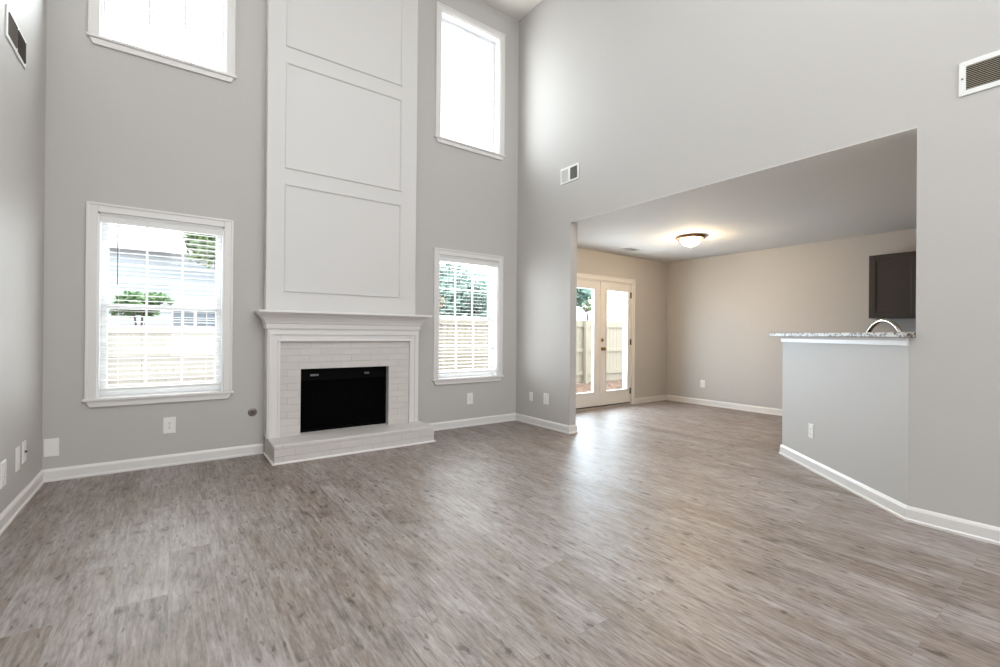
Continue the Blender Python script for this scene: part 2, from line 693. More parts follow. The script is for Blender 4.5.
def cells(us, vs_, holes):
    """grid cells of a wall, with the holes (u0, v0, u1, v1) left out"""
    for a, b in zip(us, us[1:]):
        for c, d in zip(vs_, vs_[1:]):
            m = ((a + b) / 2, (c + d) / 2)
            if not any(h[0] < m[0] < h[2] and h[1] < m[1] < h[3] for h in holes):
                yield a, c, b, d


def wall_mesh(axis, p0, p1, u0, u1, v0, v1, holes):
    """a wall slab as one shell; axis 'y' spans x,z and is thick in y, axis 'x' spans y,z"""
    mb = MB()
    us = sorted({u0, u1} | {min(max(h[i], u0), u1) for h in holes for i in (0, 2)})
    vz = sorted({v0, v1} | {min(max(h[i], v0), v1) for h in holes for i in (1, 3)})
    for a, c, b, d in cells(us, vz, holes):
        if axis == "y":
            mb.box(a, p0, c, b, p1, d)
        else:
            mb.box(p0, a, c, p1, b, d)
    bmesh.ops.remove_doubles(mb.b, verts=mb.b.verts, dist=1e-5)
    # drop the faces shared by two neighbouring cells
    seen = {}
    for f in mb.b.faces:
        seen.setdefault(tuple(sorted(v.index for v in f.verts)), []).append(f)
    mb.b.verts.index_update()
    seen = {}
    for f in mb.b.faces:
        seen.setdefault(tuple(sorted(v.index for v in f.verts)), []).append(f)
    dead = [f for fs in seen.values() if len(fs) > 1 for f in fs]
    bmesh.ops.delete(mb.b, geom=dead, context="FACES_ONLY")
    return mb


# ------------------------------------------------------------------ room shell
WT = 0.16
struct(MB().box(L - 0.2, REAR - 0.2, -0.12, S + 0.2, D + 0.03, 0).build("floor", M_FLOOR),
       "grey brown wood plank floor running through the living room and kitchen", "floor")

# windows: (casing left, casing right, stool top, casing top)
CW = 0.07
W1 = (-0.5446, 0.4507, 0.606, 2.150)
W2 = (-0.5446, 0.4507, 3.462, 5.033)
W3 = (2.4854, 3.4866, 0.606, 2.150)
W4 = (2.4854, 3.4866, 3.462, 5.033)
opening = lambda w: (w[0] + CW, w[2] - 0.01, w[1] - CW, w[3] - CW)
struct(wall_mesh("y", D, D + WT, L - 0.15, R + RT, 0, H, [opening(w) for w in (W1, W2, W3, W4)]).build("wall_back", M_WALL),
       "tall greige wall with four white windows and the fireplace", "wall")
struct(MB().box(L - 0.15, REAR, 0, L, D, H).build("wall_left", M_WALL), "plain greige wall with a vent high up and three low wall plates", "wall")
struct(wall_mesh("x", R, R + RT, REAR, D, 0, H, [(JY, -1, SY, HK + 0.004)]).build("wall_right", M_WALL),
       "tall greige wall with the wide opening to the kitchen", "wall")
struct(wall_mesh("y", REAR - 0.15, REAR, L - 0.15, R + RT, 0, H, [(0.0, 0.5, 3.0, 2.4), (0.0, 2.8, 3.0, 4.6)]).build("wall_rear", M_WALL),
       "greige wall with tall openings behind the camera", "wall")
struct(MB().box(L - 0.2, REAR - 0.2, H, R + RT, D + WT, H + 0.2).build("ceiling", M_CEIL), "white ceiling high above the living room", "ceiling")
struct(MB().box(R + RT, REAR, HK, S + 0.2, K + WT, HK + 0.25).box(R, JY, HK, R + RT, SY, HK + 0.004).build("ceiling_kitchen", M_CEIL), "low off white ceiling over the kitchen with the dome lamp", "ceiling")
DX0, DX1, DTOP = 4.625, 6.155, 1.992      # french door opening
struct(wall_mesh("y", K, K + WT, R + RT, S + 0.15, 0, HK, [(DX0, -1, DX1, DTOP)]).build("wall_kitchen_garden", M_WALL), "kitchen wall that holds the glazed double door", "wall")
struct(MB().box(S, REAR, 0, S + 0.15, K, HK).build("wall_kitchen_side", M_WALL), "long beige lit kitchen wall with the dark cabinet", "wall")
struct(MB().box(R + RT, REAR - 0.15, 0, S + 0.15, REAR, HK).build("wall_kitchen_rear", M_WALL), "kitchen wall hidden behind the living room wall", "wall")

# bar wall, at 45 degrees from the end of the opening
P0, P1 = Vector((R, 0.80)), Vector((4.82, 1.966))
PD = (P1 - P0).normalized()
PN = Vector((PD.y, -PD.x))
PL = (P1 - P0).length


def pp(s, o):
    v = P0 + PD * s + PN * o
    return (v.x, v.y)


BAR_Z = 1.142
struct(MB().prism([pp(0, 0), pp(PL, 0), pp(PL, 0.115), pp(0.05, 0.115), (R + RT - 0.002, JY), (R, JY)], 0, BAR_Z).build("wall_bar", M_WALL),
       "angled half height greige wall under the granite bar top", "wall")

# baseboards
BB = [(0, 0), (0.021, 0), (0.021, 0.014), (0.014, 0.02), (0.014, 0.074), (0.009, 0.086), (0.004, 0.094), (0, 0.094)]
HX0, HX1, HYF = 0.722, 2.262, 4.292        # hearth
struct(MB().sweep([(L, REAR), (L, D), (HX0 - 0.012, D)], BB, 1).build("baseboard_left", M_TRIM), "white baseboard along the window wall up to the hearth, and round the corner", "baseboard")
struct(MB().sweep([(HX1 + 0.012, D), (R, D), (R, SY), (R + RT, SY), (R + RT, K), (DX0 - 0.07, K)], BB, 1).build("baseboard_back", M_TRIM), "white baseboard from the hearth round the wall end beside the kitchen opening", "baseboard")
struct(MB().sweep([(DX1 + 0.068, K), (S, K), (S, -1.5)], BB, 1).build("baseboard_kitchen", M_TRIM), "white baseboard along the far kitchen walls", "baseboard")
struct(MB().sweep([pp(PL, 0.115), pp(PL, 0), pp(0, 0), (R, REAR)], BB, 1).build("baseboard_right", M_TRIM), "white baseboard bending from the bar wall to the wall with the big grille", "baseboard")


# ------------------------------------------------------------------ windows
def make_window(name, w, label, sill_depth=0.035, fixed=False):
    x0, x1, zs, zt = w
    root = thing(name, label, "window", ((x0 + x1) / 2, D, zs), kind="structure")
    inv = Vector(root.location)
    ox0, ox1, oz0, oz1 = x0 + CW, x1 - CW, zs, zt - CW

    def put(mb, nm, mat, par=root, bevel=0.0):
        o = mb.build(nm, mat, None, bevel)
        o.data.transform(Matrix.Translation(-inv))
        o.parent = par
        return o
    c = MB()
    # side and head casing with a raised outer band
    for a, b in ((x0, ox0), (ox1, x1)):
        c.box(a, D - 0.016, zs, b, D, zt)
    c.box(ox0, D - 0.016, oz1, ox1, D, zt)
    c.box(x0, D - 0.023, zs, x0 + 0.018, D - 0.016, zt).box(x1 - 0.018, D - 0.023, zs, x1, D - 0.016, zt).box(x0 + 0.018, D - 0.023, zt - 0.018, x1 - 0.018, D - 0.016, zt)
    put(c, "casing", M_TRIM, bevel=0.003)
    put(MB().box(x0 - 0.012, D - sill_depth, zs - 0.022, x1 + 0.012, D + 0.09, zs), "stool", M_TRIM, bevel=0.005)
    # apron with sloping ends
    a = MB()
    q = [(x0 + 0.008, zs - 0.022), (x1 - 0.008, zs - 0.022), (x1 - 0.03, zs - 0.068), (x0 + 0.03, zs - 0.068)]
    a.hexa([(u, D - 0.02, v) for u, v in q] + [(u, D, v) for u, v in q])
    put(a, "apron", M_TRIM, bevel=0.003)
    # jamb liner
    j = MB()
    j.box(ox0, D, zs, ox0 + 0.012, D + WT, oz1).box(ox1 - 0.012, D, zs, ox1, D + WT, oz1).box(ox0, D, oz1 - 0.012, ox1, D + WT, oz1)
    j.box(ox0, D + 0.09, zs - 0.03, ox1, D + WT, zs + 0.008)
    put(j, "jamb", M_VINYL)
    zm = (oz0 + oz1) / 2
    sashes = (("lower_sash", oz0 + 0.008, zm + 0.02, D + 0.088), ("upper_sash", zm - 0.02, oz1 - 0.012, D + 0.120))
    if fixed:
        sashes = (("sash", oz0 + 0.008, oz1 - 0.012, D + 0.1),)
    for nm, za, zb, ya in sashes:
        f = MB()
        a0, a1 = ox0 + 0.012, ox1 - 0.012
        f.frame(a0, za, a1, zb, 0.042, ya, ya + 0.03)
        sash = put(f, nm, M_VINYL, bevel=0.002)
        put(MB().box(a0 + 0.03, ya + 0.012, za + 0.03, a1 - 0.03, ya + 0.018, zb - 0.03), "pane", M_GLASS, sash)
        if fixed:
            return root
        m = MB()
        iw = (a1 - a0 - 0.084)
        for k in (1, 2):
            u = a0 + 0.042 + iw * k / 3
            m.box(u - 0.008, ya + 0.010, za + 0.042, u + 0.008, ya + 0.020, zb - 0.042)
        v = (za + zb) / 2
        m.box(a0 + 0.042, ya + 0.0101, v - 0.008, a1 - 0.042, ya + 0.0199, v + 0.008)
        put(m, "muntin", M_VINYL, sash)
    lk = MB().box((x0 + x1) / 2 - 0.03, D + 0.085, zm + 0.02, (x0 + x1) / 2 + 0.03, D + 0.115, zm + 0.03)
    lk.lathe([(0.012, 0), (0.012, 0.012), (0, 0.014)], ((x0 + x1) / 2, D + 0.10, zm + 0.03), (0, 0, 1), 12)
    put(lk, "sash_lock", M_VINYL)
    return root


make_window("window_1", W1, "lower white window between the wall corner and the fireplace, behind a blind")
make_window("window_2", W2, "upper bare white window above the one with the long tilt wand")
make_window("window_3", W3, "lower white window between the fireplace and the kitchen opening, behind a blind")
make_window("window_4", W4, "upper bare white window close to the ceiling corner, beside the fireplace panels", fixed=True)


def make_blind(w, label, wand):
    x0, x1, zs, zt = w
    a0, a1, z1 = x0 + CW + 0.016, x1 - CW - 0.016, zt - CW - 0.013
    cx = (a0 + a1) / 2
    root = thing("window_blind", label, "blind", (cx, D, z1), group=None)
    inv = Vector(root.location)

    def put(mb, nm, mat, par=root, bevel=0.0):
        o = mb.build(nm, mat, None, bevel)
        o.data.transform(Matrix.Translation(-inv))
        o.parent = par
        return o
    v = MB().box(a0 - 0.003, D + 0.006, z1 - 0.062, a1 + 0.003, D + 0.014, z1)
    v.box(a0 - 0.003, D + 0.002, z1 - 0.012, a1 + 0.003, D + 0.006, z1).box(a0 - 0.003, D + 0.002, z1 - 0.062, a1 + 0.003, D + 0.006, z1 - 0.052)
    put(v, "valance", M_BLIND, bevel=0.0015)
    put(MB().box(a0, D + 0.018, z1 - 0.045, a1, D + 0.068, z1 - 0.002), "headrail", M_BLIND)
    zb = zs + 0.062
    top = z1 - 0.075
    n = int(round((top - zb - 0.02) / 0.0425))
    sl = MB()
    tilt = math.radians(5)
    yc = D + 0.044
    for k in range(n):
        z = zb + 0.03 + (top - zb - 0.03) * k / (n - 1)
        pts = []
        for t in (-1, -0.33, 0.33, 1):
            dy, dz = 0.024 * t, 0.0022 * (1 - t * t)
            pts.append((yc + dy * math.cos(tilt) - dz * math.sin(tilt), z + dy * math.sin(tilt) + dz * math.cos(tilt)))
        lo = [(sl.b.verts.new((a0, y, zz)), sl.b.verts.new((a1, y, zz))) for y, zz in pts]
        hi = [(sl.b.verts.new((a0, y, zz + 0.0022)), sl.b.verts.new((a1, y, zz + 0.0022))) for y, zz in pts]
        for i in range(3):
            sl.b.faces.new((lo[i][0], lo[i][1], lo[i + 1][1], lo[i + 1][0]))
            sl.b.faces.new((hi[i][0], hi[i + 1][0], hi[i + 1][1], hi[i][1]))
        for i in (0, 3):
            sl.b.faces.new((lo[i][0], lo[i][1], hi[i][1], hi[i][0]))
        for e in (0, 1):
            for i in range(3):
                sl.b.faces.new((lo[i][e], lo[i + 1][e], hi[i + 1][e], hi[i][e]))
    put(sl, "slats", M_BLIND)
    put(MB().box(a0, yc - 0.025, zb - 0.008, a1, yc + 0.025, zb + 0.012), "bottom_rail", M_BLIND, bevel=0.003)
    for u in (a0 + 0.11, a1 - 0.11):
        ladder = MB()
        for y in (yc - 0.026, yc + 0.026):
            ladder.tube([(u, y, z1 - 0.04), (u, y, zb + 0.012)], 0.0008, 5)
        put(ladder, "ladder_cord", M_BLIND)
    u = a0 + wand[0]
    wd = MB().tube([(u, D + 0.0, z1 - 0.066), (u, D - 0.004, z1 - 0.075), (u, D - 0.006, z1 - wand[1])], 0.0035, 8)
    put(wd, "tilt_wand", M_WAND)
    return root


make_blind(W1, "white slatted blind with a dark tilt wand over the window beside the wall corner", (0.105, 0.555))
make_blind(W3, "white slatted blind over the window between fireplace and kitchen opening", (0.12, 0.42))

# ------------------------------------------------------------------ fireplace
fp = thing("fireplace", "white fireplace with painted brick, mantel shelf, raised hearth and tall panelled chimney breast", "fireplace", ((HX0 + HX1) / 2, D, 0))
FO = Vector(fp.location)


def fput(mb, nm, mat, par=None, bevel=0.0, label=None):
    o = mb.build(nm, mat, None, bevel)
    o.data.transform(Matrix.Translation(-FO))
    o.parent = par or fp
    if label:
        o["label"] = label
    return o


BX0, BX1, BY = 0.702, 2.200, 4.650          # chimney breast
SX0, SX1, SYF = 0.713, 2.226, 4.612         # wooden surround
OX0, OX1, OZ0, OZ1 = 1.007, 1.890, 0.165, 0.790
HZ = 0.165
MZ = 1.318                                   # underside of the shelf
EPS = 0.0
fput(MB().box(BX0, BY, MZ + 0.024, BX1, D, H), "chimney_breast", M_BREAST, bevel=0.004)
for za, zb in ((1.525, 2.545), (2.685, 3.690), (3.832, 4.82)):
    p = MB()
    p.frame(0.855, za, 2.022, zb, 0.020, BY - 0.007, BY).frame(0.859, za + 0.004, 2.018, zb - 0.004, 0.010, BY - 0.012, BY - 0.007)
    fput(p, "panel_moulding", M_BREAST)
# brick field around the firebox
BKY = 4.634
bk = wall_mesh("y", BKY, D, SX0 + 0.02, SX1 - 0.02, HZ, MZ - 0.16, [(OX0, 0, OX1, OZ1)])
fput(bk, "brick_surround", M_BRICK)
# timber surround: stepped legs and head
IX0, IX1, IZ = 0.822, 2.118, 1.055
w_ = MB()
for a, b, e in ((SX0, IX0, 1), (IX1, SX1, -1)):
    w_.box(a, SYF, HZ, b, D, MZ - 0.148)
w_.box(IX0, SYF, IZ, IX1, BKY + 0.02, MZ - 0.148)
fput(w_, "mantel_legs", M_TRIM, bevel=0.003)
b_ = MB()
b_.box(SX0 + 0.012, SYF - 0.012, HZ, SX0 + 0.050, SYF, 1.118).box(SX1 - 0.050, SYF - 0.012, HZ, SX1 - 0.012, SYF, 1.118)
b_.box(SX0 + 0.012, SYF - 0.012, 1.118, SX1 - 0.012, SYF, 1.158)
b_.box(IX0 - 0.022, SYF - 0.007, HZ, IX0, SYF, IZ).box(IX1, SYF - 0.007, HZ, IX1 + 0.022, SYF, IZ).box(IX0 - 0.022, SYF - 0.007, IZ, IX1 + 0.022, SYF, IZ + 0.022)
fput(b_, "surround_moulding", M_TRIM, bevel=0.003)
# crown under the shelf
prof = [(0, 0), (0.008, 0.0), (0.012, 0.012), (0.012, 0.05), (0.020, 0.056), (0.026, 0.078), (0.038, 0.104), (0.056, 0.124), (0.072, 0.134), (0.076, 0.148), (0, 0.148)]
fput(MB().sweep([(SX1, D - 0.003), (SX1, SYF), (SX0, SYF), (SX0, D - 0.003)], prof[::1], -1, MZ - 0.148), "crown_moulding", M_TRIM)
fput(MB().box(SX0 - 0.088, SYF - 0.115, MZ, SX1 + 0.108, D, MZ + 0.024), "mantel_shelf", M_TRIM, bevel=0.006)
# hearth
hm = MB()
hm.box(HX0, HYF, 0, HX1, D, HZ)
fput(hm, "hearth", M_BRICK, bevel=0.010)
sp = [(0, 0), (0.014, 0), (0.014, 0.006), (0.009, 0.013), (0, 0.016)]
fput(MB().sweep([(HX1, D - 0.022), (HX1, HYF), (HX0, HYF), (HX0, D - 0.022)], sp, -1), "shoe_moulding", M_TRIM)
# firebox insert
FY = 4.708
fb = MB()
fb.frame(OX0 - 0.005, OZ0 + 0.002, OX1 + 0.005, OZ1 + 0.005, 0.022, FY, FY + 0.02)
fbo = fput(fb, "firebox_frame", M_BLACK, bevel=0.003)
fput(MB().box(OX0 + 0.01, FY + 0.004, OZ1 - 0.125, OX1 - 0.01, FY + 0.02, OZ1 - 0.015), "hood", M_BLACK, fbo, bevel=0.003)
sc_ = MB()
for k in range(45):
    u = OX0 + 0.02 + (OX1 - OX0 - 0.04) * k / 44
    sc_.tube([(u, FY + 0.026 + 0.003 * (k % 2), OZ0 + 0.02), (u, FY + 0.026 + 0.003 * (k % 2), OZ1 - 0.1)], 0.0045, 5)
fput(sc_, "mesh_screen", M_DULL_BLACK, fbo)
bx = MB()
ins = wall_mesh("y", FY + 0.055, FY + 0.06, OX0 - 0.01, OX1 + 0.01, OZ0, OZ1 + 0.01, [])
fput(ins, "firebox_back", M_DULL_BLACK)
for u, hw in ((1.147, 0.040), (1.672, 0.026)):  # steel bars added for two grey glints in the firebox
    h_ = MB().box(u - hw, FY - 0.012, OZ1 - 0.078, u + hw, FY - 0.006, OZ1 - 0.058)
    h_.box(u - hw * 0.6, FY - 0.006, OZ1 - 0.072, u - hw * 0.6 + 0.006, FY + 0.006, OZ1 - 0.064).box(u + hw * 0.6 - 0.006, FY - 0.006, OZ1 - 0.072, u + hw * 0.6, FY + 0.006, OZ1 - 0.064)
    fput(h_, "handle", M_STEEL, fbo, bevel=0.002, label="small dull steel bar put in for a grey glint")

# ------------------------------------------------------------------ bar top, faucet and kitchen
Bn = P0 + PD * (-0.055) + PN * (-0.05)
slab = [pp(1.775, -0.05), (Bn.x, Bn.y), (R - 0.0015, JY + 0.002), (R + RT + 0.002, JY + 0.002), pp(0.22, 0.27), pp(1.775, 0.27)]
tag(MB().prism(slab, BAR_Z + 0.001, BAR_Z + 0.034).build("bar_top", M_GRANITE, bevel=0.004),
    "speckled granite bar top resting on the angled half wall", "countertop")
apr = [(0, 0), (0.012, 0), (0.012, 0.03), (0.022, 0.05), (0, 0.05)]
struct(MB().sweep([pp(PL, 0.10), pp(PL, 0), pp(0.002, 0)], apr, 1, BAR_Z - 0.051).build("trim_bar", M_TRIM), "white moulding under the edge of the granite bar top", "trim")

# the sink counter behind the bar wall carries the faucet
kc = thing("sink_counter", "low granite sink counter standing behind the angled bar wall", "counter", (pp(0.8, 0.45)[0], pp(0.8, 0.45)[1], 0), math.atan2(PD.y, PD.x))


def kput(mb, nm, mat, par, bevel=0.0):
    o = mb.build(nm, mat, None, bevel)
    o.parent = par
    return o


# local x runs along the bar wall, local y towards it
kput(MB().box(-0.55, -0.26, 0.09, 0.75, 0.325, 0.875).box(-0.55, -0.20, 0, 0.75, 0.325, 0.09), "base_cabinet", M_CAB, kc, 0.003)
kput(MB().box(-0.56, -0.29, 0.875, 0.77, 0.33, 0.91), "counter_slab", M_GRANITE, kc, 0.004)
for a, b in ((-0.53, 0.09), (0.11, 0.73)):
    dd = MB().box(a, -0.278, 0.12, b, -0.26, 0.85)
    dr = kput(dd, "door", M_CAB, kc, 0.003)
    kput(MB().tube([(b - 0.05 if a < 0 else a + 0.05, -0.300, 0.62), (b - 0.05 if a < 0 else a + 0.05, -0.300, 0.76)], 0.005, 8).box((b - 0.05 if a < 0 else a + 0.05) - 0.004, -0.3, 0.63, (b - 0.05 if a < 0 else a + 0.05) + 0.004, -0.277, 0.638), "handle", M_NICKEL, dr)

fs, fo = 0.685, 0.30
fa = Vector((*pp(fs + 0.205, fo), 0.911))
fau = thing("kitchen_faucet", "chrome gooseneck faucet arching above the granite bar top", "faucet", fa, math.atan2(-PD.y, -PD.x))
kput(MB().lathe([(0.028, 0), (0.028, 0.008), (0.022, 0.016), (0.019, 0.05), (0.016, 0.06)], (0, 0, 0), (0, 0, 1), 24), "base", M_CHROME, fau)
RAD, CZ = 0.205, 0.155
pts = [(0, 0, 0.04), (0, 0, CZ)] + [(RAD - RAD * math.cos(t), 0, CZ + RAD * math.sin(t)) for t in [math.pi * k / 20 for k in range(1, 20)]] + [(2 * RAD, 0, CZ), (2 * RAD, 0, CZ - 0.03)]
kput(MB().tube(pts, 0.0150, 16), "spout", M_CHROME, fau)
kput(MB().lathe([(0.016, 0), (0.0190, 0.01), (0.0190, 0.07), (0.0155, 0.075)], (2 * RAD, 0, CZ - 0.10), (0, 0, 1), 20), "spray_head", M_CHROME, fau)
kput(MB().tube([(0, 0.015, 0.035), (0, 0.05, 0.05), (0, 0.10, 0.075)], [0.009, 0.007, 0.006], 10), "lever", M_CHROME, fau)

# wall cabinet
CXF = S - 0.33
cab = thing("wall_cabinet", "dark grey wall cabinet with framed doors above the bar top", "cabinet", (S, 1.84, 1.372))
kput(MB().box(-0.31, -0.92, 0, 0, 0, 0.755), "body", M_CAB, cab, 0.002)
for ya in (-0.005, -0.463):
    d = MB()
    y0, y1, z0, z1 = ya - 0.452, ya, 0.004, 0.751
    st = 0.062
    d.box(-0.33, y0, z0, -0.311, y0 + st, z1).box(-0.33, y1 - st, z0, -0.311, y1, z1)
    d.box(-0.33, y0 + st, z0, -0.311, y1 - st, z0 + st).box(-0.33, y0 + st, z1 - st, -0.311, y1 - st, z1)
    do = kput(d, "door", M_CAB, cab, 0.003)
    kput(MB().box(-0.319, y0 + st, z0 + st, -0.311, y1 - st, z1 - st), "door_panel", M_CAB, do)
    u = MB()
    for k, s in ((0, 1),):
        q0 = 0.010
        u.box(-0.326, y0 + st, z0 + st, -0.319, y0 + st + q0, z1 - st).box(-0.326, y1 - st - q0, z0 + st, -0.319, y1 - st, z1 - st)
        u.box(-0.326, y0 + st + q0, z0 + st, -0.319, y1 - st - q0, z0 + st + q0).box(-0.326, y0 + st + q0, z1 - st - q0, -0.319, y1 - st - q0, z1 - st)
    kput(u, "door_bead", M_CAB, do, 0.002)

# ------------------------------------------------------------------ french door
dr = thing("door_1", "cream double door with a full glass pane in each leaf, leading to the garden", "door", ((DX0 + DX1) / 2, K, 0), kind="structure")
DO = Vector(dr.location)


def dput(mb, nm, mat, par=None, bevel=0.0):
    o = mb.build(nm, mat, None, bevel)
    o.data.transform(Matrix.Translation(-DO))
    o.parent = par or dr
    return o


c = MB()
for a, b in ((DX0 - 0.066, DX0), (DX1, DX1 + 0.066)):
    c.box(a, K - 0.018, 0, b, K, DTOP + 0.07)
c.box(DX0, K - 0.018, DTOP, DX1, K, DTOP + 0.07)
c.box(DX1 + 0.05, K - 0.025, 0, DX1 + 0.066, K - 0.018, DTOP + 0.07).box(DX0 - 0.066, K - 0.025, 0, DX0 - 0.05, K - 0.018, DTOP + 0.07).box(DX0 - 0.05, K - 0.025, DTOP + 0.054, DX1 + 0.05, K - 0.018, DTOP + 0.07)
dput(c, "casing", M_DOOR, bevel=0.003)
j = MB()
j.box(DX0, K, 0, DX0 + 0.014, K + WT, DTOP).box(DX1 - 0.014, K, 0, DX1, K + WT, DTOP).box(DX0, K, DTOP - 0.014, DX1, K + WT, DTOP)
dput(j, "jamb", M_DOOR)
dput(MB().box(DX0, K + 0.001, 0, DX1, K + WT, 0.028), "threshold", M_SILL, bevel=0.004)
for a, b, ga, gb in ((DX0 + 0.016, 5.408, 4.745, 5.262), (5.412, DX1 - 0.016, 5.552, 6.058)):
    z0, z1, gz0, gz1 = 0.045, DTOP - 0.017, 0.262, 1.848
    f = wall_mesh("y", K + 0.006, K + 0.05, a, b, z0, z1, [(ga, gz0, gb, gz1)])
    leaf = dput(f, "door_leaf", M_DOOR, bevel=0.002)
    dput(MB().box(a, K + 0.004, 0.029, b, K + 0.048, z0), "gap_shade", M_GAP, leaf)  # dark strip painted where the shaded gap under the leaf shows
    t = MB().frame(ga - 0.022, gz0 - 0.022, gb + 0.022, gz1 + 0.022, 0.026, K - 0.004, K + 0.006)
    dput(t, "glazing_frame", M_DOOR, leaf, bevel=0.004)
    dput(MB().box(ga - 0.005, K + 0.024, gz0 - 0.005, gb + 0.005, K + 0.030, gz1 + 0.005), "pane", M_GLASS, leaf)
    if b > 5.9:
        hx = 5.452
        dput(MB().lathe([(0.030, 0), (0.030, 0.006), (0.014, 0.010), (0.012, 0.030), (0.024, 0.040), (0.028, 0.052), (0.024, 0.064), (0.010, 0.070), (0, 0.071)], (hx, K + 0.006, 0.926), (0, -1, 0), 24), "door_knob", M_BRASS, leaf)
        dput(MB().lathe([(0.028, 0), (0.028, 0.008), (0.022, 0.014), (0, 0.015)], (hx, K + 0.006, 1.062), (0, -1, 0), 24).box(hx - 0.004, K - 0.022, 1.048, hx + 0.004, K - 0.008, 1.076), "deadbolt", M_BRASS, leaf)
        dput(MB().box(5.402, K - 0.004, z0, 5.420, K + 0.006, z1), "astragal", M_DOOR, leaf, 0.003)
    for hz in (1.80, 1.03, 0.23):
        hxx = b + 0.004 if b > 5.9 else a - 0.004
        dput(MB().lathe([(0.0075, -0.05), (0.0075, 0.05)], (hxx, K - 0.004, hz), (0, 0, 1), 10).box(hxx - 0.016, K - 0.0005, hz - 0.045, hxx + 0.002, K + 0.006, hz + 0.045), "hinge", M_HINGE, leaf)

# ------------------------------------------------------------------ ceiling lamp
lx, ly = 5.50, 3.36
lm = thing("ceiling_lamp", "lit frosted glass dome lamp with a bronze ring on the kitchen ceiling", "ceiling lamp", (lx, ly, HK))
kput(MB().lathe([(0.09, -0.001), (0.165, -0.001), (0.178, -0.010), (0.180, -0.022), (0.168, -0.034), (0.126, -0.036), (0.120, -0.028), (0.09, -0.020)], (0, 0, 0), (0, 0, 1), 48), "ring", M_BRONZE, lm)
kput(MB().lathe([(0.0, -0.032), (0.122, -0.032)] + [(0.122 * math.cos(t), -0.032 - 0.093 * math.sin(t)) for t in [HP * k / 12 for k in range(1, 12)]] + [(0, -0.125)], (0, 0, 0), (0, 0, 1), 48), "glass_dome", M_LAMP, lm)
kput(MB().lathe([(0.016, 0), (0.016, -0.006), (0.008, -0.012), (0.010, -0.022), (0, -0.028)], (0, 0, -0.124), (0, 0, 1), 16), "finial", M_BRONZE, lm)

# ------------------------------------------------------------------ vents
def wall_vent(name, label, loc, rot, w, h, border, mats, kind, cat="vent", flip=1):
    """local x across the wall, local -y out of the wall, origin at the centre on the wall"""
    r = thing(name, label, cat, loc, rot)
    f = MB().frame(-w / 2, -h / 2, w / 2, h / 2, border, -0.008, -0.0005)
    fr = kput(f, "frame", mats[0], r, 0.002)
    kput(MB().box(-w / 2 + border, -0.002, -h / 2 + border, w / 2 - border, -0.0004, h / 2 - border), "duct", M_DUCT, r)
    if kind == "split":
        kput(MB().box(-0.012, -0.009, -h / 2 + border, 0.012, -0.002, h / 2 - border), "divider", mats[0], r, 0.001)
        for sgn in (-1, 1):
            m = MB()
            x0, x1 = (-w / 2 + border, -0.012) if sgn < 0 else (0.012, w / 2 - border)
            n = 9
            for k in range(n):
                u = x0 + (x1 - x0) * (k + 0.5) / n
                a = flip * sgn * math.radians(52)
                ax = Vector((math.cos(a), math.sin(a), 0))
                ay = Vector((-math.sin(a), math.cos(a), 0))
                m.obox((u, -0.009, 0), ax, ay, (0, 0, 1), 0.013, 0.0012, h - 2 * border - 0.002)
            kput(m, "louvers", mats[1], r)
    else:
        m = MB()
        n = kind
        for k in range(n):
            z = -h / 2 + border + (h - 2 * border) * (k + 0.5) / n
            a = math.radians(38)
            m.obox((0, -0.006, z), (1, 0, 0), (0, math.cos(a), math.sin(a)), (0, -math.sin(a), math.cos(a)), w - 2 * border, 0.0095, 0.0012)
        kput(m, "louvers", mats[1], r)
        kput(MB().lathe([(0.005, 0), (0.004, 0.003), (0, 0.0035)], (-w / 2 + border * 0.5, -0.008, 0), (0, -1, 0), 10), "screw", M_STEEL, r)
    return r


# wall_right faces -x: local -y must point to -x, local x = -y world
wall_vent("air_vent", "small white air vent with a pale and a dark half, near the upper window corner", (R, 3.797, 3.003), -HP, 0.295, 0.185, 0.024, (M_VENT, M_VENT), "split", flip=-1)
wall_vent("return_grille", "large white return grille with tan louvers high on the kitchen opening wall", (R, 0.19, 2.648), -HP, 0.79, 0.197, 0.030, (M_VENT, M_LOUV), 13)
wall_vent("air_vent", "white framed vent with two brown louvered halves high beside the wall corner", (L, 3.955, 2.905), HP, 0.42, 0.180, 0.024, (M_VENT, M_VENTB), "split")
cv = thing("ceiling_vent", "small flat vent in the kitchen ceiling near the garden door", "vent", (5.60, 4.39, HK))
kput(MB().box(-0.13, -0.07, -0.006, 0.13, -0.05, -0.0005).box(-0.13, 0.05, -0.006, 0.13, 0.07, -0.0005).box(-0.13, -0.05, -0.006, -0.11, 0.05, -0.0005).box(0.11, -0.05, -0.006, 0.13, 0.05, -0.0005), "frame", M_VENT, cv, 0.001)
kput(MB().box(-0.11, -0.05, -0.002, 0.11, 0.05, -0.0004), "duct", M_DUCT, cv)
lv = MB()
for k in range(6):
    y = -0.05 + 0.1 * (k + 0.5) / 6
    lv.obox((0, y, -0.006), (1, 0, 0), (0, math.cos(0.7), math.sin(0.7)), (0, -math.sin(0.7), math.cos(0.7)), 0.22, 0.011, 0.001)
kput(lv, "louvers", M_VENT, cv)


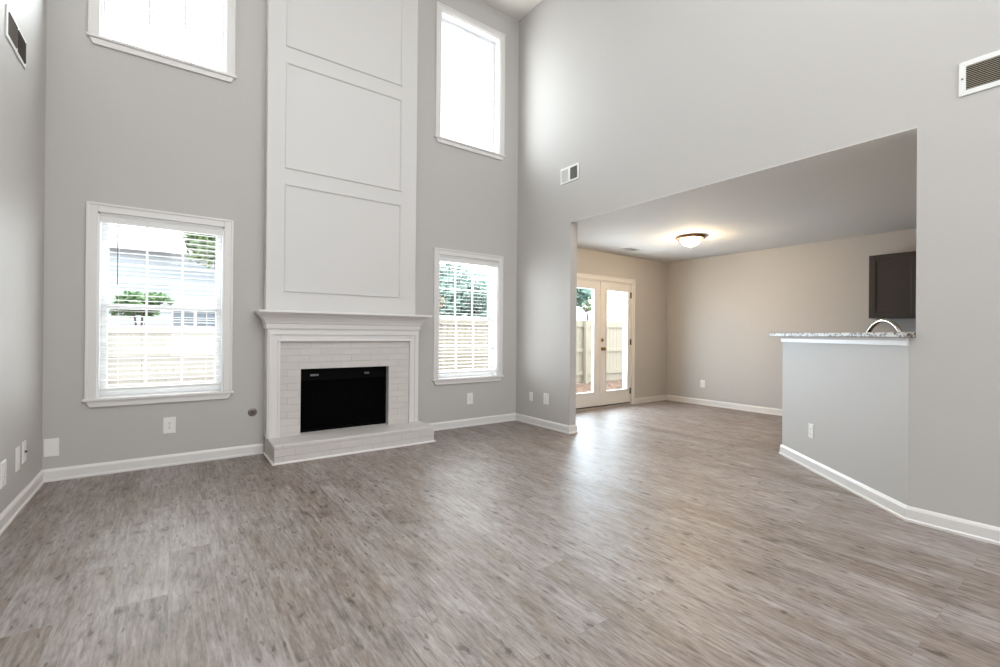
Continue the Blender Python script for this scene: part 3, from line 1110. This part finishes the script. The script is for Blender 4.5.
# ------------------------------------------------------------------ wall plates
def plate(name, label, cat, loc, rot, kind, w=0.076, h=0.122, group=None):
    r = thing(name, label, cat, loc, rot, group)
    p = MB()
    q0 = [(-w / 2, -h / 2), (w / 2, -h / 2), (w / 2, h / 2), (-w / 2, h / 2)]
    q1 = [(x * (1 - 0.008 / w), z * (1 - 0.008 / h)) for x, z in q0]
    p.hexa([(x, -0.0002, z) for x, z in q0] + [(x, -0.003, z) for x, z in q0])
    p.hexa([(x, -0.003, z) for x, z in q0] + [(x, -0.0065, z) for x, z in q1])
    kput(p, "plate", M_PLATE, r)
    if kind == "duplex":
        for z in (0.0195, -0.0195):
            s = MB()
            n = 20
            pts = []
            for k in range(n):
                t = 2 * math.pi * k / n
                pts.append((0.0165 * math.copysign(abs(math.cos(t)) ** 0.6, math.cos(t)), 0.0142 * math.copysign(abs(math.sin(t)) ** 0.8, math.sin(t))))
            a = [s.b.verts.new((x, -0.0064, z + y)) for x, y in pts]
            b = [s.b.verts.new((x, -0.0088, z + y)) for x, y in pts]
            s.b.faces.new(a)
            s.b.faces.new(b)
            for k in range(n):
                s.b.faces.new((a[k], a[(k + 1) % n], b[(k + 1) % n], b[k]))
            so = kput(s, "socket", M_PLATE, r)
            sl = MB().box(-0.0075, -0.0092, z - 0.001, -0.0050, -0.0086, z + 0.008).box(0.0050, -0.0092, z - 0.001, 0.0075, -0.0086, z + 0.007)
            sl.lathe([(0.0025, 0), (0.0025, 0.0006)], (0, -0.0086, z - 0.0065), (0, -1, 0), 10)
            kput(sl, "slot", M_SLOT, so)
        kput(MB().lathe([(0.0032, 0), (0.0026, 0.0014), (0, 0.0016)], (0, -0.0064, 0), (0, -1, 0), 10), "screw", M_STEEL, r)
    elif kind == "coax":
        kput(MB().lathe([(0.0085, 0), (0.0085, 0.004), (0.0050, 0.004), (0.0050, 0.012), (0.002, 0.012), (0, 0.0115)], (0, -0.0064, 0), (0, -1, 0), 14), "jack", M_SLOT, r)
        for z in (0.042, -0.042):
            kput(MB().lathe([(0.0032, 0), (0.0026, 0.0014), (0, 0.0016)], (0, -0.0064, z), (0, -1, 0), 10), "screw", M_PLATE, r)
    else:
        for z in ((0.030, -0.030) if kind == "blank" else (0.042, -0.042)):
            kput(MB().lathe([(0.0032, 0), (0.0026, 0.0014), (0, 0.0016)], (0, -0.0064, z), (0, -1, 0), 10), "screw", M_PLATE, r)
    return r


plate("power_outlet", "white duplex outlet under the blind with the long tilt wand", "outlet", (-0.006, D, 0.342), 0, "duplex", 0.088, 0.138)
plate("blank_wall_plate", "large blank white wall plate low in the wall corner above the baseboard", "wall plate", (-0.728, D, 0.253), 0, "blank", 0.086, 0.136)
plate("power_outlet", "white duplex outlet under the blind nearer the kitchen opening", "outlet", (3.003, D, 0.341), 0, "duplex", 0.088, 0.138)
plate("cable_wall_plate", "white cable plate with a dark jack, closest of three to the wall corner", "wall plate", (L, 4.246, 0.342), HP, "coax", 0.080, 0.140)
plate("blank_wall_plate", "narrow blank white plate between the cable plate and an outlet", "wall plate", (L, 4.092, 0.330), HP, "plain", 0.080, 0.150)
plate("power_outlet", "white outlet at the picture edge, low on the plain side wall", "outlet", (L, 3.790, 0.312), HP, "duplex", 0.095, 0.150)
plate("blank_wall_plate", "slim blank white plate near the corner on the narrow wall by the kitchen opening", "wall plate", (R, 4.458, 0.350), -HP, "plain", 0.064, 0.112)
plate("power_outlet", "white duplex outlet on the narrow wall end by the kitchen opening", "outlet", (R, 4.172, 0.353), -HP, "duplex", 0.094, 0.134)
plate("power_outlet", "white duplex outlet low on the far kitchen wall", "outlet", (S, 4.130, 0.349), -HP, "duplex")
ob = pp(1.086, 0)
plate("power_outlet", "white duplex outlet on the angled half wall under the bar top", "outlet", (ob[0], ob[1], 0.331), math.atan2(PN.x * -1, PN.y) * 0 + math.atan2(-PD.y, -PD.x), "duplex")

# gas key valve
gv = thing("gas_valve", "round dull metal gas key valve in the wall beside the hearth", "valve", (0.618, D, 0.396))
kput(MB().lathe([(0.038, 0), (0.038, 0.004), (0.033, 0.008), (0.020, 0.009)], (0, -0.0003, 0), (0, -1, 0), 28), "flange", plain("dull_pewter", (128, 120, 116), 0.45, 0.7), gv)
kput(MB().lathe([(0.019, 0), (0.019, 0.012), (0.011, 0.012), (0.011, 0.004), (0, 0.004)], (0, -0.008, 0), (0, -1, 0), 20), "key_socket", plain("dark_pewter", (92, 86, 84), 0.4, 0.9), gv)

# ------------------------------------------------------------------ outside
struct(MB().box(-40, D + WT + 0.02, -0.5, 60, 70, -0.14).build("ground", M_MULCH), "leaf strewn garden ground outside the windows", "ground")


def fence(label, a, b, zt, mat, z0=-0.14):
    a, b = Vector((*a, 0)), Vector((*b, 0))
    d = (b - a).normalized()
    n = Vector((d.y, -d.x, 0))
    ln = (b - a).length
    root = thing("garden_fence", label, "fence", (a.x, a.y, z0), math.atan2(d.y, d.x))
    m = MB()
    k, w = 0, 0.14
    while k * (w + 0.006) < ln:
        x = k * (w + 0.006)
        hgt = zt - z0 + random.uniform(-0.012, 0.012)
        m.hexa([(x, 0, 0.03), (x + w, 0, 0.03), (x + w, 0.02, 0.03), (x, 0.02, 0.03), (x, 0, hgt), (x + w, 0, hgt), (x + w, 0.02, hgt), (x, 0.02, hgt)])
        k += 1
    kput(m, "boards", mat, root)
    for z in (0.28, (zt - z0) * 0.53, (zt - z0) - 0.12):
        kput(MB().box(0, -0.04, z - 0.045, ln, -0.001, z + 0.045), "rail", mat, root)
    x = 0.6
    while x < ln:
        kput(MB().box(x - 0.045, -0.13, 0, x + 0.045, -0.041, zt - z0), "post", mat, root, 0.004)
        x += 2.4
    return root


fence("pale board fence close behind the double door and the window near the kitchen", (3.4, 8.4), (16.5, 8.4), 1.52, M_FENCE2)
fence("pale board fence further off beyond the blind with the tilt wand", (-9.0, 13.0), (3.4, 13.0), 1.28, M_FENCE)


def foliage(parent, centre, rad, n, size, mat):
    m = MB()
    c = Vector(centre)
    lumps = [(c + Vector((random.uniform(-1, 1) * rad[0] * 0.6, random.uniform(-1, 1) * rad[1] * 0.6, random.uniform(-1, 1) * rad[2] * 0.6)), random.uniform(0.35, 0.6)) for _ in range(14)]
    for _ in range(n):
        lc, k = random.choice(lumps)
        v = Vector((random.gauss(0, 1), random.gauss(0, 1), random.gauss(0, 1))).normalized() * random.uniform(0.6, 1.0)
        p = lc + Vector((v.x * rad[0] * k, v.y * rad[1] * k, v.z * rad[2] * k))
        u = Vector((random.gauss(0, 1), random.gauss(0, 1), random.gauss(0, 0.6))).normalized()
        w = u.orthogonal().normalized()
        s = size * random.uniform(0.6, 1.2)
        q = [p - u * s, p - u * s * 0.1 + w * s * 0.45, p + u * s, p - u * s * 0.1 - w * s * 0.45]
        m.b.faces.new([m.b.verts.new(x) for x in q])
    o = m.build("foliage", mat, parent)
    return o


def tree(name, label, cat, loc, trunk_h, crown_c, rad, n, size, mat, trunk_r=0.1):
    r = thing(name, label, cat, (loc[0], loc[1], -0.14))
    t = MB()
    t.tube([(0, 0, 0), (0.05, 0.02, trunk_h * 0.5), (0, 0, trunk_h)], [trunk_r, trunk_r * 0.8, trunk_r * 0.5], 8)
    for k in range(5):
        a = k * 2 * math.pi / 5
        t.tube([(0, 0, trunk_h * 0.85), (math.cos(a) * rad[0] * 0.3, math.sin(a) * rad[1] * 0.3, crown_c - rad[2] * 0.2), (math.cos(a) * rad[0] * 0.55, math.sin(a) * rad[1] * 0.55, crown_c + rad[2] * 0.2)], [trunk_r * 0.5, trunk_r * 0.3, trunk_r * 0.12], 6)
    kput(t, "trunk", M_BARK, r)
    foliage(r, (0, 0, crown_c), rad, n, size, mat)
    return r


tree("tree", "leafy green tree above the far house roof behind the window blind", "tree", (1.35, 17.5), 2.4, 4.55, (1.15, 1.0, 1.25), 3000, 0.16, M_LEAF, 0.12)
tree("bush", "green bush before the far house, seen through the blind with the tilt wand", "bush", (-0.62, 14.2), 1.0, 1.95, (0.58, 0.5, 0.30), 1200, 0.10, M_LEAF2, 0.05)
tree("tree", "bluish green tree behind the near fence, seen through the double door", "tree", (10.05, 10.3), 1.5, 2.65, (0.62, 0.8, 0.55), 1700, 0.12, M_LEAF3, 0.07)
tree("tree", "pale thin tree behind the near fence beside the bluish one", "tree", (12.3, 11.5), 1.4, 2.7, (0.75, 0.7, 0.55), 420, 0.10, M_LEAF, 0.05)
tree("tree", "broad blue green tree filling the upper pane of the window near the kitchen", "tree", (6.5, 10.8), 1.2, 2.35, (1.7, 0.9, 1.15), 3600, 0.15, M_LEAF3, 0.1)

# neighbour's house
hs = thing("house", "pale blue sided neighbouring house with a grey roof and gridded windows", "house", (-2.5, 20.0, -0.14))
sd = MB()
n = 30
HH = 4.15
for k in range(n):
    z0, z1 = HH * k / n, HH * (k + 1) / n
    sd.hexa([(-7, 0, z0), (7.2, 0, z0), (7.2, 5, z0), (-7, 5, z0), (-7, 0.025, z1), (7.2, 0.025, z1), (7.2, 5, z1), (-7, 5, z1)])
kput(sd, "siding", M_SIDING, hs)
rf = MB()
rf.hexa([(-7.4, -0.45, HH), (7.6, -0.45, HH), (7.6, 5.45, HH), (-7.4, 5.45, HH), (-6.4, 2.3, HH + 1.15), (6.6, 2.3, HH + 1.15), (6.6, 2.7, HH + 1.15), (-6.4, 2.7, HH + 1.15)])
kput(rf, "roof", M_ROOF, hs)
kput(MB().box(-7.4, -0.47, HH - 0.14, 7.6, -0.44, HH + 0.02), "eave_board", M_HTRIM, hs)
for x in (2.86, 3.56, -4.2, 5.6):
    f = kput(MB().frame(x - 0.35, 1.28, x + 0.35, 2.12, 0.045, -0.04, 0.02), "window_frame", M_HTRIM, hs)
    g = MB().box(x - 0.012, -0.03, 1.34, x + 0.012, 0.0, 2.06).box(x - 0.305, -0.03, 1.69, x + 0.305, 0.0, 1.714)
    kput(g, "muntin", M_HTRIM, f)
    kput(MB().box(x - 0.305, -0.015, 1.34, x + 0.305, 0.024, 2.06), "pane", M_PANEG, f)

# things of one kind share a group
GROUPS = {"power_outlet": "white duplex outlets low on the walls", "blank_wall_plate": "blank white plates low on the walls",
          "window_blind": "slatted blinds on the lower windows", "air_vent": "split air vents high on the walls",
          "garden_fence": "pale board fences in the garden", "tree": "trees beyond the fences"}
for o in COL.objects:
    if o.parent is None and o.get("label"):
        g = GROUPS.get(o.name.split(".")[0])
        if g:
            o["group"] = g
